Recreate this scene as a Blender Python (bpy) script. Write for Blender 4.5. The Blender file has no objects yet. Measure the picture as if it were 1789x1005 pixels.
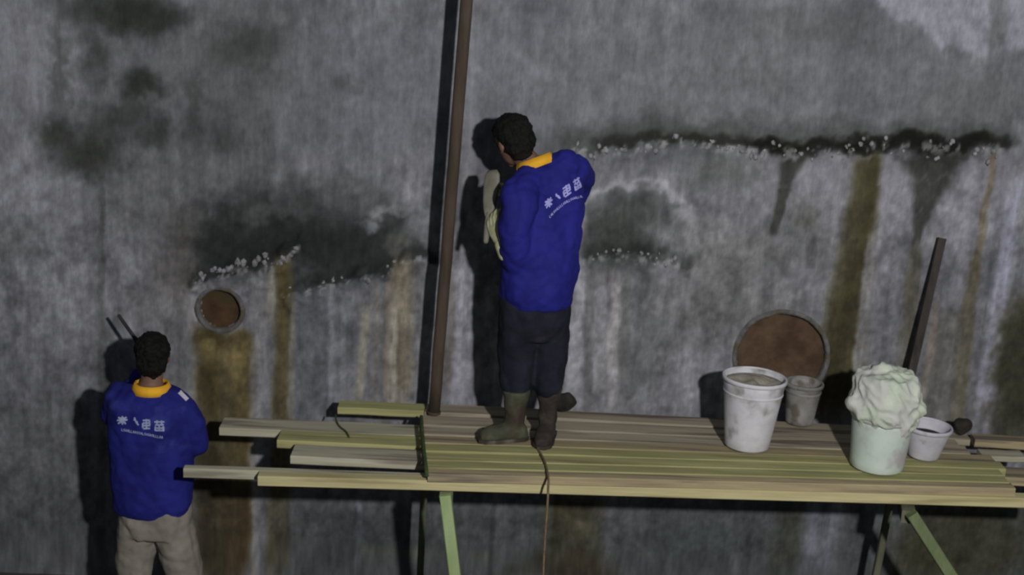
import bpy, bmesh, math, random
import numpy as np
from mathutils import Vector, Matrix, noise as mnoise
from mathutils.bvhtree import BVHTree

random.seed(7)
C = bpy.context.scene.collection
V = Vector

# ------------------------------------------------------------------ camera
W, H, F = 1789.0, 1005.0, 2600.0            # picture size and focal length in pixels
PITCH, ROLL = math.radians(16.0), math.radians(2.6)
CAM = V((0.0, -7.72, 4.05))
fwd = V((0, math.cos(PITCH), -math.sin(PITCH)))
r0, u0 = V((1, 0, 0)), V((0, math.sin(PITCH), math.cos(PITCH)))
RIGHT = r0 * math.cos(ROLL) + u0 * math.sin(ROLL)
UP = -r0 * math.sin(ROLL) + u0 * math.cos(ROLL)
cd = bpy.data.cameras.new('camera')
cd.sensor_fit = 'HORIZONTAL'; cd.sensor_width = 36.0; cd.lens = 36.0 * F / W
cd.clip_end = 100
cam = bpy.data.objects.new('camera', cd); C.objects.link(cam)
M3 = Matrix((RIGHT, UP, -fwd)).transposed()
cam.matrix_world = Matrix.Translation(CAM) @ M3.to_4x4()
cd.dof.use_dof = True; cd.dof.focus_distance = 5.6; cd.dof.aperture_fstop = 2.6
bpy.context.scene.camera = cam

# ------------------------------------------------------------------ world, lamps, exposure
sc = bpy.context.scene
sc.view_settings.view_transform = 'Standard'; sc.view_settings.look = 'None'
sc.view_settings.gamma = 1.0; sc.view_settings.use_curve_mapping = False
sc.view_settings.exposure = 0.0
world = bpy.data.worlds.new('chamber_gloom'); sc.world = world; world.use_nodes = True
bg = world.node_tree.nodes['Background']
bg.inputs[0].default_value = (0.80, 0.88, 1.0, 1); bg.inputs[1].default_value = 0.075
ld = bpy.data.lights.new('work_floodlight', 'SPOT'); ld.energy = 1700; ld.color = (1.0, 0.97, 0.95)
ld.spot_size = math.radians(125); ld.spot_blend = 1.0; ld.shadow_soft_size = 0.10
lamp = bpy.data.objects.new('work_floodlight', ld); C.objects.link(lamp)
lamp.location = (1.55, -7.7, 4.55)
lamp.rotation_euler = (V((.5, 0, 3.3)) - V(lamp.location)).to_track_quat('-Z', 'Y').to_euler()


# ------------------------------------------------------------------ picture pixel <-> place
def ray(px, py):
    return (fwd * F + RIGHT * (px - W / 2) - UP * (py - H / 2)).normalized()


def P(px, py, d):                            # point seen at a pixel, d metres out from the wall
    r = ray(px, py); t = (-d - CAM.y) / r.y
    return CAM + r * t


def Q(px, py, z):                            # point seen at a pixel, at height z
    r = ray(px, py); t = (z - CAM.z) / r.z
    return CAM + r * t


ZD = P(758, 716, 0.27).z                     # top of the plank deck
LP = 0.045                                   # plank thickness


# ------------------------------------------------------------------ object helpers
def tag(o, label=None, cat=None, group=None, kind=None):
    if label: o['label'] = label
    if cat: o['category'] = cat
    if group: o['group'] = group
    if kind: o['kind'] = kind
    return o


def empty(name, loc):
    o = bpy.data.objects.new(name, None); C.objects.link(o); o.location = loc
    o.empty_display_size = 0.1
    return o


def root_loc(p):
    l = V((0, 0, 0))
    while p is not None:
        l = l + p.location; p = p.parent
    return l


def mesh_obj(name, verts, faces, mat, parent=None, origin=None, smooth=True):
    if parent is not None: org = root_loc(parent)
    elif origin is not None: org = V(origin)
    else: org = V((0, 0, 0))
    me = bpy.data.meshes.new(name)
    me.from_pydata([tuple(V(v) - org) for v in verts], [], faces)
    me.validate(); me.update()
    if smooth: me.polygons.foreach_set('use_smooth', [True] * len(me.polygons))
    me.materials.append(mat)
    o = bpy.data.objects.new(name, me); C.objects.link(o)
    if parent is not None: o.parent = parent
    else: o.location = org
    return o


class S:
    """collects closed shapes"""
    def __init__(s): s.v = []; s.f = []

    def add(s, v, f):
        b = len(s.v); s.v += v; s.f += [tuple(i + b for i in q) for q in f]; return s

    def rings(s, rings, close=True):
        n = len(rings[0]); v = [p for r in rings for p in r]; f = []
        for i in range(len(rings) - 1):
            for j in range(n):
                a, b = i * n + j, i * n + (j + 1) % n
                f.append((a, b, b + n, a + n))
        if close:
            f.append(tuple(reversed(range(n)))); f.append(tuple(range(len(v) - n, len(v))))
        return s.add(v, f)

    def ell(s, c, ax, ay, az, n=16, m=10):
        c, ax, ay, az = V(c), V(ax), V(ay), V(az); rs = []
        for i in range(m + 1):
            t = math.pi * (i + .02) / (m + .04)
            rs.append([c - az * math.cos(t) + (ax * math.cos(2 * math.pi * j / n) + ay * math.sin(2 * math.pi * j / n)) * math.sin(t) for j in range(n)])
        return s.rings(rs)

    def cap(s, p0, p1, ra, rb, n=14):
        p0, p1 = V(p0), V(p1); d = p1 - p0; L = max(d.length, 1e-5); d = d / L
        a = d.orthogonal().normalized(); b = d.cross(a); rs = []
        for k in range(6):
            t = math.pi / 2 * k / 5.02 + .01
            rs.append((p0 - d * ra * math.cos(t), ra * math.sin(t)))
        for k in range(6):
            t = math.pi / 2 * (5.02 - k) / 5.02 + .01
            rs.append((p1 + d * rb * math.cos(t), rb * math.sin(t)))
        return s.rings([[c + (a * math.cos(2 * math.pi * j / n) + b * math.sin(2 * math.pi * j / n)) * r for j in range(n)] for c, r in rs])

    def chain(s, pts, rad, n=14):
        for i in range(len(pts) - 1): s.cap(pts[i], pts[i + 1], rad[i], rad[i + 1], n)
        return s

    def loft(s, secs, n=28, p=2.0):
        """secs: (centre, u, v) super-ellipse sections"""
        rs = []
        for c, u, v in secs:
            r = []
            for j in range(n):
                t = 2 * math.pi * j / n; ct, st = math.cos(t), math.sin(t)
                r.append(V(c) + V(u) * math.copysign(abs(ct) ** (2 / p), ct) + V(v) * math.copysign(abs(st) ** (2 / p), st))
            rs.append(r)
        return s.rings(rs)

    def tube(s, pts, r, n=8):
        rs = []; N = len(pts); pts = [V(p) for p in pts]
        a = None
        for i in range(N):
            d = (pts[min(i + 1, N - 1)] - pts[max(i - 1, 0)]).normalized()
            if a is None: a = d.orthogonal().normalized()
            a = (a - d * a.dot(d)).normalized(); b = d.cross(a)
            rr = r[i] if isinstance(r, (list, tuple)) else r
            rs.append([pts[i] + (a * math.cos(2 * math.pi * j / n) + b * math.sin(2 * math.pi * j / n)) * rr for j in range(n)])
        return s.rings(rs)

    def build(s, name, mat, parent=None, origin=None, smooth=True):
        return mesh_obj(name, s.v, s.f, mat, parent, origin, smooth)

    def fused(s, voxel, smooth=4, fold=None):
        """one continuous skin around all shapes -> (verts, faces); fold(p, n) gives an offset along the normal"""
        me = bpy.data.meshes.new('tmp'); me.from_pydata([tuple(v) for v in s.v], [], s.f); me.update()
        o = bpy.data.objects.new('tmp', me); C.objects.link(o)
        m = o.modifiers.new('r', 'REMESH'); m.mode = 'VOXEL'; m.voxel_size = voxel
        if smooth:
            m = o.modifiers.new('s', 'SMOOTH'); m.factor = 0.5; m.iterations = smooth
        dg = bpy.context.evaluated_depsgraph_get(); dg.update()
        e = bpy.data.meshes.new_from_object(o.evaluated_get(dg))
        vs = [v.co.copy() for v in e.vertices]; ns = [v.normal.copy() for v in e.vertices]
        fs = [tuple(p.vertices) for p in e.polygons]
        bpy.data.objects.remove(o); bpy.data.meshes.remove(me); bpy.data.meshes.remove(e)
        if fold: vs = [v + n * fold(v, n) for v, n in zip(vs, ns)]
        return vs, fs


def lathe(profile, c, axis=V((0, 0, 1)), n=40, wob=0.0, seed=0):
    axis = V(axis).normalized(); a = V((1, 0, 0)); a = (a - axis * a.dot(axis)).normalized(); b = axis.cross(a)
    v = []; f = []
    for i, (r, h) in enumerate(profile):
        for j in range(n):
            t = 2 * math.pi * j / n
            k = 1 + wob * mnoise.noise(V((math.cos(t) * 1.5, math.sin(t) * 1.5, seed + h * 4)))
            v.append(V(c) + axis * h + (a * math.cos(t) + b * math.sin(t)) * r * k)
    for i in range(len(profile) - 1):
        for j in range(n):
            q, w = i * n + j, i * n + (j + 1) % n
            f.append((q, w, w + n, q + n))
    return v, f


# ------------------------------------------------------------------ materials
def new_mat(name):
    m = bpy.data.materials.new(name); m.use_nodes = True
    return m, m.node_tree.nodes, m.node_tree.links, m.node_tree.nodes['Principled BSDF']


def mat_noise(name, c1, c2, scale=6, rough=0.85, stretch=(1, 1, 1), bump=0.15, detail=6, lo=0.35, hi=0.65, c3=None, s3=2.0, t3=(0.5, 0.6), spec=0.3, rnd=0.0, fine=None):
    m, N, L, b = new_mat(name)
    tc = N.new('ShaderNodeTexCoord'); mp = N.new('ShaderNodeMapping'); mp.inputs['Scale'].default_value = stretch
    L.new(tc.outputs['Object'], mp.inputs['Vector'])
    oi = N.new('ShaderNodeObjectInfo'); 
    mul = N.new('ShaderNodeVectorMath'); mul.operation = 'SCALE'; mul.inputs[0].default_value = (13.1, 7.7, 5.3)
    L.new(oi.outputs['Random'], mul.inputs['Scale']); L.new(mul.outputs[0], mp.inputs['Location'])
    n = N.new('ShaderNodeTexNoise'); n.inputs['Scale'].default_value = scale; n.inputs['Detail'].default_value = detail
    n.inputs['Roughness'].default_value = 0.62
    L.new(mp.outputs[0], n.inputs['Vector'])
    r = N.new('ShaderNodeValToRGB'); r.color_ramp.elements[0].position = lo; r.color_ramp.elements[1].position = hi
    r.color_ramp.elements[0].color = (*c1, 1); r.color_ramp.elements[1].color = (*c2, 1)
    L.new(n.outputs['Fac'], r.inputs['Fac'])
    col = r.outputs['Color']
    if c3:
        n3 = N.new('ShaderNodeTexNoise'); n3.inputs['Scale'].default_value = s3; n3.inputs['Detail'].default_value = 5
        L.new(mp.outputs[0], n3.inputs['Vector'])
        mr = N.new('ShaderNodeMapRange'); mr.inputs[1].default_value = t3[0]; mr.inputs[2].default_value = t3[1]
        mr.interpolation_type = 'SMOOTHSTEP'
        L.new(n3.outputs['Fac'], mr.inputs[0])
        mx = N.new('ShaderNodeMix'); mx.data_type = 'RGBA'; mx.inputs['B'].default_value = (*c3, 1)
        L.new(mr.outputs[0], mx.inputs['Factor']); L.new(col, mx.inputs['A']); col = mx.outputs['Result']
    if rnd:
        mr = N.new('ShaderNodeMapRange'); mr.inputs[3].default_value = 1 - rnd; mr.inputs[4].default_value = 1 + rnd
        L.new(oi.outputs['Random'], mr.inputs[0])
        hs = N.new('ShaderNodeHueSaturation'); L.new(mr.outputs[0], hs.inputs['Value']); L.new(col, hs.inputs['Color']); col = hs.outputs['Color']
    L.new(col, b.inputs['Base Color'])
    b.inputs['Roughness'].default_value = rough; b.inputs['Specular IOR Level'].default_value = spec
    if bump:
        bp = N.new('ShaderNodeBump'); bp.inputs['Strength'].default_value = bump; bp.inputs['Distance'].default_value = 0.02
        L.new(n.outputs['Fac'], bp.inputs['Height']); L.new(bp.outputs[0], b.inputs['Normal'])
    return m


M = {}
M['jacket'] = mat_noise('blue_work_cloth', (.0095, .0105, .135), (.018, .020, .22), 5, .8, bump=.1, spec=.2)
M['jacket_dusty'] = mat_noise('dusty_blue_work_cloth', (.0085, .0105, .115), (.017, .021, .20), 5, .85, bump=.1, spec=.2, c3=(.034, .046, .24), s3=6, t3=(.56, .76))
M['collar'] = mat_noise('yellow_collar_cloth', (.70, .36, .02), (.85, .45, .03), 12, .8, bump=.1)
M['print'] = mat_noise('pale_print', (.28, .28, .62), (.36, .37, .74), 30, .7, bump=0)
M['print2'] = mat_noise('pale_print_worn', (.22, .27, .45), (.32, .38, .56), 30, .7, bump=0)
M['navy'] = mat_noise('navy_trouser_cloth', (.010, .011, .019), (.020, .021, .033), 7, .9, bump=.2, c3=(.036, .036, .040), s3=4, t3=(.56, .75), spec=.15)
M['khaki'] = mat_noise('grey_khaki_cloth', (.19, .175, .15), (.28, .26, .22), 6, .9, bump=.2, c3=(.12, .105, .085), s3=4, t3=(.55, .72), spec=.15)
M['skin'] = mat_noise('skin', (.13, .07, .05), (.20, .11, .08), 9, .6, bump=.05)
M['hair'] = mat_noise('black_hair', (.004, .004, .004), (.011, .011, .010), 60, .75, bump=.6, spec=.15)
M['eye'] = mat_noise('eye', (.02, .015, .01), (.03, .02, .015), 20, .3, bump=0)
M['glove'] = mat_noise('pale_glove', (.36, .37, .22), (.50, .50, .32), 14, .9, bump=.2)
M['boot_green'] = mat_noise('muddy_green_boot', (.032, .038, .022), (.075, .080, .052), 9, .8, bump=.5, c3=(.045, .032, .024), s3=7, t3=(.45, .62))
M['boot_brown'] = mat_noise('muddy_brown_boot', (.020, .015, .014), (.055, .045, .035), 9, .85, bump=.5, c3=(.12, .115, .09), s3=8, t3=(.58, .72))
M['tool_pale'] = mat_noise('pale_tool', (.15, .14, .11), (.22, .21, .17), 10, .8, bump=.3)
M['tool_dark'] = mat_noise('dark_tool', (.012, .012, .012), (.03, .03, .03), 10, .7, bump=.2)
M['rust_pole'] = mat_noise('weathered_pole', (.040, .030, .021), (.082, .062, .045), 5, .85, stretch=(3, 3, .5), bump=.3)
M['dark_bar'] = mat_noise('dark_bar', (.022, .020, .018), (.055, .045, .040), 6, .8, stretch=(3, 3, .6), bump=.3)
M['rust'] = mat_noise('rust_face', (.060, .036, .021), (.112, .072, .044), 9, .9, bump=.5, c3=(.05, .03, .016), s3=5, t3=(.5, .7))
M['rust_dark'] = mat_noise('dark_rust_face', (.040, .022, .012), (.085, .045, .022), 9, .9, bump=.5, c3=(.05, .04, .016), s3=5, t3=(.5, .7))
M['cement'] = mat_noise('cement_ring', (.085, .082, .078), (.16, .158, .156), 22, .95, bump=.8, c3=(.10, .088, .062), s3=8, t3=(.5, .6))
M['crust'] = mat_noise('mineral_crust', (.13, .13, .135), (.36, .36, .38), 40, .9, bump=.5)
M['plastic'] = mat_noise('dirty_white_plastic', (.50, .50, .53), (.68, .68, .73), 7, .55, bump=.06, c3=(.24, .235, .22), s3=7, t3=(.50, .72))
M['plastic_grey'] = mat_noise('cloudy_grey_plastic', (.15, .145, .135), (.27, .265, .26), 7, .6, bump=.1, c3=(.12, .11, .09), s3=11, t3=(.5, .65))
M['plastic_lav'] = mat_noise('pale_lilac_plastic', (.42, .41, .46), (.55, .54, .60), 7, .6, bump=.06, c3=(.30, .28, .26), s3=9, t3=(.58, .72))
M['plastic_green'] = mat_noise('pale_green_plastic', (.42, .52, .45), (.56, .65, .59), 5, .55, bump=.06, c3=(.42, .41, .40), s3=6, t3=(.46, .6))
M['sack'] = mat_noise('pale_green_sack', (.42, .50, .40), (.58, .64, .53), 8, .8, bump=.4, c3=(.52, .53, .50), s3=6, t3=(.44, .58))
M['mortar'] = mat_noise('grey_mortar', (.24, .225, .18), (.38, .36, .30), 14, .95, bump=.8)
M['mud'] = mat_noise('dark_mud', (.012, .011, .010), (.035, .030, .025), 14, .95, bump=.8)
M['green_leg'] = mat_noise('pale_green_wood', (.25, .34, .15), (.34, .43, .22), 6, .7, stretch=(3, 3, .6), bump=.2)  # one even pale green over the whole leg
M['green_leg_dull'] = mat_noise('dull_green_wood', (.10, .135, .06), (.16, .20, .095), 6, .7, stretch=(3, 3, .6), bump=.2)  # same green, duller, for the slanting leg
M['dark_leg'] = mat_noise('dark_wood', (.075, .085, .05), (.13, .135, .09), 6, .85, stretch=(3, 3, .6), bump=.2)
M['rope_brown'] = mat_noise('brown_rope', (.13, .09, .05), (.20, .15, .09), 40, .9, bump=.4)
M['rope_green'] = mat_noise('green_rope', (.03, .055, .015), (.07, .11, .03), 40, .9, bump=.4)


def wood(name, c1, c2, mud, t3, rnd=.16):
    return mat_noise(name, c1, c2, 5, .85, stretch=(.35, 5, 6), bump=.25, c3=mud, s3=3.2, t3=t3, rnd=rnd, lo=.3, hi=.7)


M['wood_deck'] = wood('muddy_plank', (.27, .225, .135), (.44, .37, .22), (.17, .145, .11), (.48, .66))
M['wood_mud'] = wood('mud_caked_plank', (.25, .22, .165), (.40, .35, .26), (.13, .11, .085), (.50, .66))
M['wood_green'] = wood('greenish_plank', (.28, .275, .12), (.44, .43, .20), (.23, .21, .10), (.54, .70))
M['wood_edge'] = wood('pale_yellow_timber', (.47, .425, .22), (.64, .58, .32), (.38, .33, .165), (.54, .70))
M['wood_pale'] = wood('pale_grey_plank', (.30, .29, .215), (.44, .425, .32), (.20, .18, .14), (.52, .66))

# ------------------------------------------------------------------ wall: stains computed on a fine grid
_rs = np.random.RandomState(3)
_LAT = _rs.rand(16, 256, 256)


def vn(x, y, k=0):
    L = _LAT[k % 16]; xi = np.floor(x).astype(int); yi = np.floor(y).astype(int)
    fx = x - xi; fy = y - yi; fx = fx * fx * (3 - 2 * fx); fy = fy * fy * (3 - 2 * fy)
    a = L[xi & 255, yi & 255]; b = L[(xi + 1) & 255, yi & 255]; c = L[xi & 255, (yi + 1) & 255]; d = L[(xi + 1) & 255, (yi + 1) & 255]
    return (a * (1 - fx) + b * fx) * (1 - fy) + (c * (1 - fx) + d * fx) * fy


def fbm(x, y, k=0, o=4):
    s = 0; a = .5; t = 0
    for i in range(o):
        s = s + a * vn(x * 2 ** i + 17.3 * i, y * 2 ** i + 9.1 * i, k + i); t += a; a *= .55
    return s / t


def sst(a, b, x):
    t = np.clip((x - a) / (b - a), 0, 1); return t * t * (3 - 2 * t)


def axis(lo, hi, a, b, fine, coarse):
    return np.concatenate([np.arange(lo, a, coarse), np.arange(a, b, fine), np.arange(b, hi + coarse, coarse)])


xs = axis(-7.0, 7.0, -3.3, 3.3, .0105, .08)
zs = axis(0.0, 6.4, .30, 3.95, .0105, .08)
GX, GZ = np.meshgrid(xs, zs)
dx = GX - CAM.x; dy = -CAM.y; dz = GZ - CAM.z
dep = dy * fwd.y + dz * fwd.z
PX = W / 2 + F * (dx * RIGHT.x + dy * RIGHT.y + dz * RIGHT.z) / dep
PY = H / 2 - F * (dx * UP.x + dy * UP.y + dz * UP.z) / dep
N1 = fbm(GX * 3, GZ * 3, 0); N2 = fbm(GX * 9, GZ * 9, 3); N3 = fbm(GX * 24, GZ * 24, 6)
ST = fbm(GX * 16, GZ * .8, 2); ST2 = fbm(GX * 45, GZ * 1.6, 5)          # vertical run marks
WX = PX + (N2 - .5) * 46 + (N3 - .5) * 18; WY = PY + (fbm(GX * 9, GZ * 9, 8) - .5) * 46 + (fbm(GX * 24, GZ * 24, 10) - .5) * 18
COL = np.zeros(GX.shape + (3,)); COL[:] = (99, 100, 104)


def put(c, m):
    global COL
    m = np.clip(m, 0, 1)[..., None]; COL = COL * (1 - m) + np.array(c, float) * m


def blob(cx, cy, rx, ry, c, a=1., soft=.6, warp=1.):
    x = PX + (WX - PX) * warp; y = PY + (WY - PY) * warp
    d = np.sqrt(((x - cx) / rx) ** 2 + ((y - cy) / ry) ** 2)
    put(c, a * (1 - sst(1 - soft, 1 + soft, d)))


def streak(x0, y0, x1, y1, w0, w1, c, a=1., fade=40, soft=.5, k=.35):
    t = np.clip((PY - y0) / (y1 - y0), 0, 1); cx = x0 + (x1 - x0) * t; w = w0 + (w1 - w0) * t
    x = PX + (N2 - .5) * 12
    m = (1 - sst(1 - soft, 1 + soft, np.abs(x - cx) / w)) * sst(y0 - fade * .4, y0 + fade * .6, PY + (ST - .5) * 60) * (1 - sst(y1 - fade, y1 + fade, PY + (ST - .5) * 80))
    put(c, m * a * (1 - k + k * 2 * ST))


def pdist(pts, x, y):
    """signed vertical offset and distance to a polyline given left to right"""
    px = np.array([p[0] for p in pts], float); py = np.array([p[1] for p in pts], float)
    yy = np.interp(x, px, py); out = np.maximum(np.maximum(px[0] - x, x - px[-1]), 0)
    return y - yy, out


def seam(pts, above, below, c, a, warp=.6):
    x = PX + (WX - PX) * warp; y = PY + (WY - PY) * warp
    s, out = pdist(pts, x, y)
    m = np.where(s < 0, 1 - sst(.25 * above, above, -s), 1 - sst(.25 * below, below, s)) * (1 - sst(0, 40, out))
    put(c, m * a)


# broad tone: random variation, a paler left edge, large soft patches
tone = (N1 - .5) * 34 + (ST - .5) * 20 + (ST2 - .5) * 9 + (N2 - .5) * 16 + (N3 - .5) * 8
COL += tone[..., None]
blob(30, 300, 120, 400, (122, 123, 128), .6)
blob(420, 120, 120, 110, (84, 86, 84), .45)
blob(330, 330, 160, 90, (84, 85, 84), .4)
blob(960, 130, 200, 110, (110, 113, 117), .4)
blob(1250, 120, 240, 100, (98, 101, 102), .5)
blob(640, 150, 160, 120, (105, 107, 112), .4)
# dark mottles, upper left
for cx, cy, rx, ry, a in ((190, 12, 90, 30, .7), (262, 30, 60, 28, .75), (170, 90, 24, 60, .55), (98, 235, 28, 28, .7), (150, 275, 60, 34, .75), (175, 225, 44, 40, .6),
                          (250, 145, 40, 24, .8), (225, 190, 40, 30, .55), (100, 130, 14, 100, .45), (265, 235, 30, 22, .6), (335, 190, 18, 70, .4), (430, 80, 60, 40, .45), (390, 240, 40, 30, .35)):
    blob(cx, cy, rx, ry, (52, 54, 51), a, .7)
for cx, cy, r in ((272, 176, 18), (143, 198, 18), (122, 78, 18), (215, 85, 26), (285, 100, 34), (130, 130, 20), (200, 165, 18)):
    blob(cx, cy, r, r * .8, (94, 95, 97), .6, .7)
blob(560, 160, 40, 110, (88, 89, 92), .4); blob(600, 150, 30, 16, (78, 80, 80), .6)
# top right pale patch and its dark border
blob(1540, 60, 110, 45, (88, 91, 93), .7); blob(1400, 40, 90, 30, (90, 93, 94), .5)
s, out = pdist([(1380, -60), (1520, -10), (1590, 40), (1650, 88), (1900, 96)], WX, WY)
put((122, 124, 131), (1 - sst(-14, 8, s)) * (1 - sst(0, 60, out)) * .85)
streak(1748, -40, 1740, 95, 14, 14, (90, 92, 92), .7, 20)
blob(1690, 170, 120, 50, (92, 95, 96), .6)
# right-hand cold joint, with damp above and below
SR = [(985, 258), (1060, 255), (1120, 248), (1180, 238), (1260, 248), (1330, 258), (1400, 258), (1500, 252), (1600, 250), (1745, 252)]
seam(SR, 62, 14, (68, 70, 68), .65, 1.2); seam(SR[1:], 20, 7, (46, 47, 45), .8, .7); seam(SR[5:], 20, 18, (34, 35, 33), .8, .8)
blob(1650, 268, 70, 16, (34, 34, 33), .6, .6)
# panel below the right joint
blob(1120, 320, 70, 20, (112, 113, 117), .6); blob(1060, 300, 60, 18, (108, 109, 112), .5)
blob(1110, 405, 84, 62, (70, 72, 71), .9, .4); blob(1060, 420, 40, 40, (62, 64, 62), .6)
x = WX; y = WY
dd = np.sqrt(((x - 1105) / 104) ** 2 + ((y - 415) / 96) ** 2)
put((128, 129, 133), np.exp(-((dd - 1) / .11) ** 2) * (1 - sst(380, 430, y)) * .85)
seam([(1030, 445), (1090, 440), (1140, 450), (1200, 458)], 30, 8, (52, 54, 53), .8, .8)
blob(1230, 400, 90, 30, (112, 113, 116), .6); blob(1340, 340, 90, 40, (112, 113, 117), .55); blob(1190, 425, 34, 22, (122, 123, 128), .6)
blob(1260, 300, 60, 30, (84, 86, 83), .6); blob(1300, 440, 120, 40, (92, 93, 91), .5)
blob(1250, 530, 130, 60, (90, 91, 89), .5); blob(1180, 490, 24, 40, (112, 113, 118), .5); blob(1145, 545, 14, 10, (128, 128, 132), .7)
blob(1120, 600, 40, 90, (92, 94, 95), .5)
for x0, x1, w, c, a in ((1015, 1000, 10, (126, 127, 132), .8), (1050, 1046, 9, (124, 124, 128), .75), (1076, 1068, 9, (132, 131, 132), .85), (1033, 1024, 7, (96, 97, 98), .6), (1095, 1090, 8, (92, 93, 92), .5)):
    streak(x0, 460, x1, 705, w, w * 1.2, c, a)
# pale blocks and dark wedges at right
for cx, cy, rx, ry, a in ((1440, 330, 60, 60, .7), (1565, 340, 38, 66, .75), (1690, 370, 46, 80, .75), (1500, 470, 50, 50, .35), (1740, 330, 40, 70, .5)):
    blob(cx, cy, rx, ry, (121, 121, 127), a, .5, .7)
blob(1410, 375, 30, 34, (84, 85, 82), .6)
for tp in ([(1388, 270, 24), (1372, 320, 10), (1352, 400, 8)], [(1625, 270, 58), (1632, 310, 34), (1612, 370, 14), (1600, 420, 8)]):
    for (xa, ya, wa), (xb, yb, wb) in zip(tp[:-1], tp[1:]):
        streak(xa, ya, xb, yb, wa, wb, (58, 59, 56), .85, 10, .4, .15)
streak(1518, 275, 1455, 720, 22, 44, (74, 70, 49), .92, 30, .45)
streak(1505, 450, 1450, 690, 20, 28, (66, 62, 42), .6, 60)
streak(1524, 420, 1492, 690, 8, 9, (116, 116, 120), .7)
streak(1470, 300, 1420, 520, 14, 16, (108, 108, 111), .5)
streak(1600, 420, 1575, 690, 11, 18, (76, 74, 64), .75)
streak(1738, 258, 1705, 470, 6, 7, (100, 88, 62), .65, 20); streak(1705, 440, 1668, 760, 9, 14, (84, 78, 58), .7)
streak(1660, 540, 1640, 760, 34, 40, (84, 83, 78), .6, 60)
streak(1772, 330, 1712, 780, 12, 15, (124, 124, 136), .85)
streak(1640, 520, 1610, 700, 6, 7, (112, 104, 98), .6)
blob(1790, 640, 56, 120, (58, 58, 46), .9, .4); blob(1770, 740, 60, 50, (58, 57, 48), .7)
blob(1540, 600, 40, 80, (96, 97, 101), .5)
# left-hand joint: soot above it
SA = [(340, 490), (380, 472), (450, 462), (492, 455), (520, 428)]
SB = [(500, 508), (560, 496), (622, 484), (665, 472), (700, 454), (740, 442), (752, 455)]
blob(540, 410, 180, 66, (66, 68, 68), .8, .5); blob(450, 400, 110, 60, (50, 51, 51), .8, .6); blob(600, 440, 120, 46, (48, 50, 50), .85, .5)
blob(560, 335, 110, 24, (68, 70, 70), .6, .7); blob(690, 390, 44, 28, (56, 58, 58), .7, .6); blob(400, 440, 60, 34, (50, 51, 51), .7)
blob(645, 395, 20, 12, (98, 101, 104), .8, .6); blob(675, 365, 36, 10, (112, 114, 117), .8, .6); blob(735, 390, 24, 24, (104, 107, 110), .7); blob(700, 420, 26, 14, (88, 88, 86), .5)
seam(SA, 40, 10, (46, 47, 47), .8); seam(SB, 30, 8, (46, 48, 47), .8)
blob(480, 370, 60, 14, (84, 86, 87), .5)
blob(310, 480, 40, 100, (82, 80, 77), .5)
# runs below the left joint
streak(392, 575, 395, 1010, 50, 46, (88, 77, 47), .95, 20, .3, .25)
blob(400, 625, 34, 40, (112, 99, 62), .7); blob(380, 590, 30, 18, (66, 58, 38), .7)
streak(360, 640, 360, 1010, 14, 16, (64, 58, 36), .5); streak(410, 860, 412, 1010, 22, 20, (80, 62, 42), .65); streak(370, 780, 366, 1010, 30, 30, (58, 49, 27), .7)
streak(451, 465, 446, 1000, 12, 8, (112, 113, 116), .7); streak(474, 465, 470, 560, 9, 8, (128, 126, 118), .7)
streak(496, 448, 488, 1000, 14, 20, (84, 76, 49), .9, 20); streak(511, 520, 508, 730, 5, 6, (114, 113, 106), .7)
streak(550, 500, 548, 740, 34, 36, (82, 85, 88), .7)
for x0, y0, x1, y1, w, c, a in ((581, 505, 578, 740, 5, (112, 116, 120), .6), (600, 500, 600, 690, 5, (112, 118, 120), .55), (640, 530, 626, 720, 8, (120, 118, 108), .8), (662, 500, 655, 720, 8, (104, 103, 100), .6),
                                (682, 475, 676, 720, 7, (116, 108, 92), .6), (703, 460, 700, 715, 13, (114, 105, 86), .75), (722, 450, 716, 700, 6, (112, 106, 96), .6), (690, 540, 688, 710, 5, (140, 136, 124), .6)):
    streak(x0, y0, x1, y1, w, w, c, a)
streak(815, 450, 800, 710, 20, 26, (122, 122, 129), .85, 30); streak(838, 300, 832, 440, 24, 24, (112, 112, 113), .4); streak(790, 470, 782, 700, 8, 8, (88, 84, 80), .6)
streak(315, 600, 312, 900, 16, 16, (96, 97, 96), .5); blob(250, 540, 60, 30, (104, 105, 108), .6)
# the wall by and below the deck
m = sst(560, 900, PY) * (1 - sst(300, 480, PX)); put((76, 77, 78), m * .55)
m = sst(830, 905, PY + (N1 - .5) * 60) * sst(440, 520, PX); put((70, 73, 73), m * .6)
for x0, y0, x1, y1, w, c, a in ((628, 870, 624, 1010, 5, (112, 114, 124), .7), (520, 860, 518, 1010, 10, (96, 97, 98), .5), (1445, 880, 1420, 1010, 30, (120, 121, 131), .85), (1560, 880, 1545, 1010, 40, (96, 96, 98), .5),
                                (1085, 880, 1078, 1010, 22, (96, 97, 101), .6), (1300, 880, 1290, 1010, 12, (96, 98, 104), .6), (1380, 880, 1370, 1010, 24, (66, 66, 56), .6), (1000, 870, 1000, 1010, 46, (70, 66, 48), .85), (870, 880, 868, 1010, 16, (92, 95, 98), .5)):
    streak(x0, y0, x1, y1, w, w, c, a)
blob(1010, 925, 18, 22, (104, 98, 66), .6); blob(1010, 995, 60, 22, (74, 56, 34), .7); blob(930, 990, 50, 14, (60, 58, 44), .6)
blob(1690, 950, 120, 70, (62, 60, 44), .8, .4); blob(1620, 985, 60, 40, (66, 66, 42), .6); blob(620, 940, 60, 40, (62, 65, 68), .6); blob(1220, 950, 120, 40, (72, 76, 78), .5)
seam([(640, 962), (900, 970), (1120, 972)], 5, 5, (104, 104, 98), .5, .2)
streak(178, 300, 178, 1000, 5, 8, (70, 71, 70), .45, 60); streak(20, 380, 20, 460, 60, 60, (86, 88, 88), .4)
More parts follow.
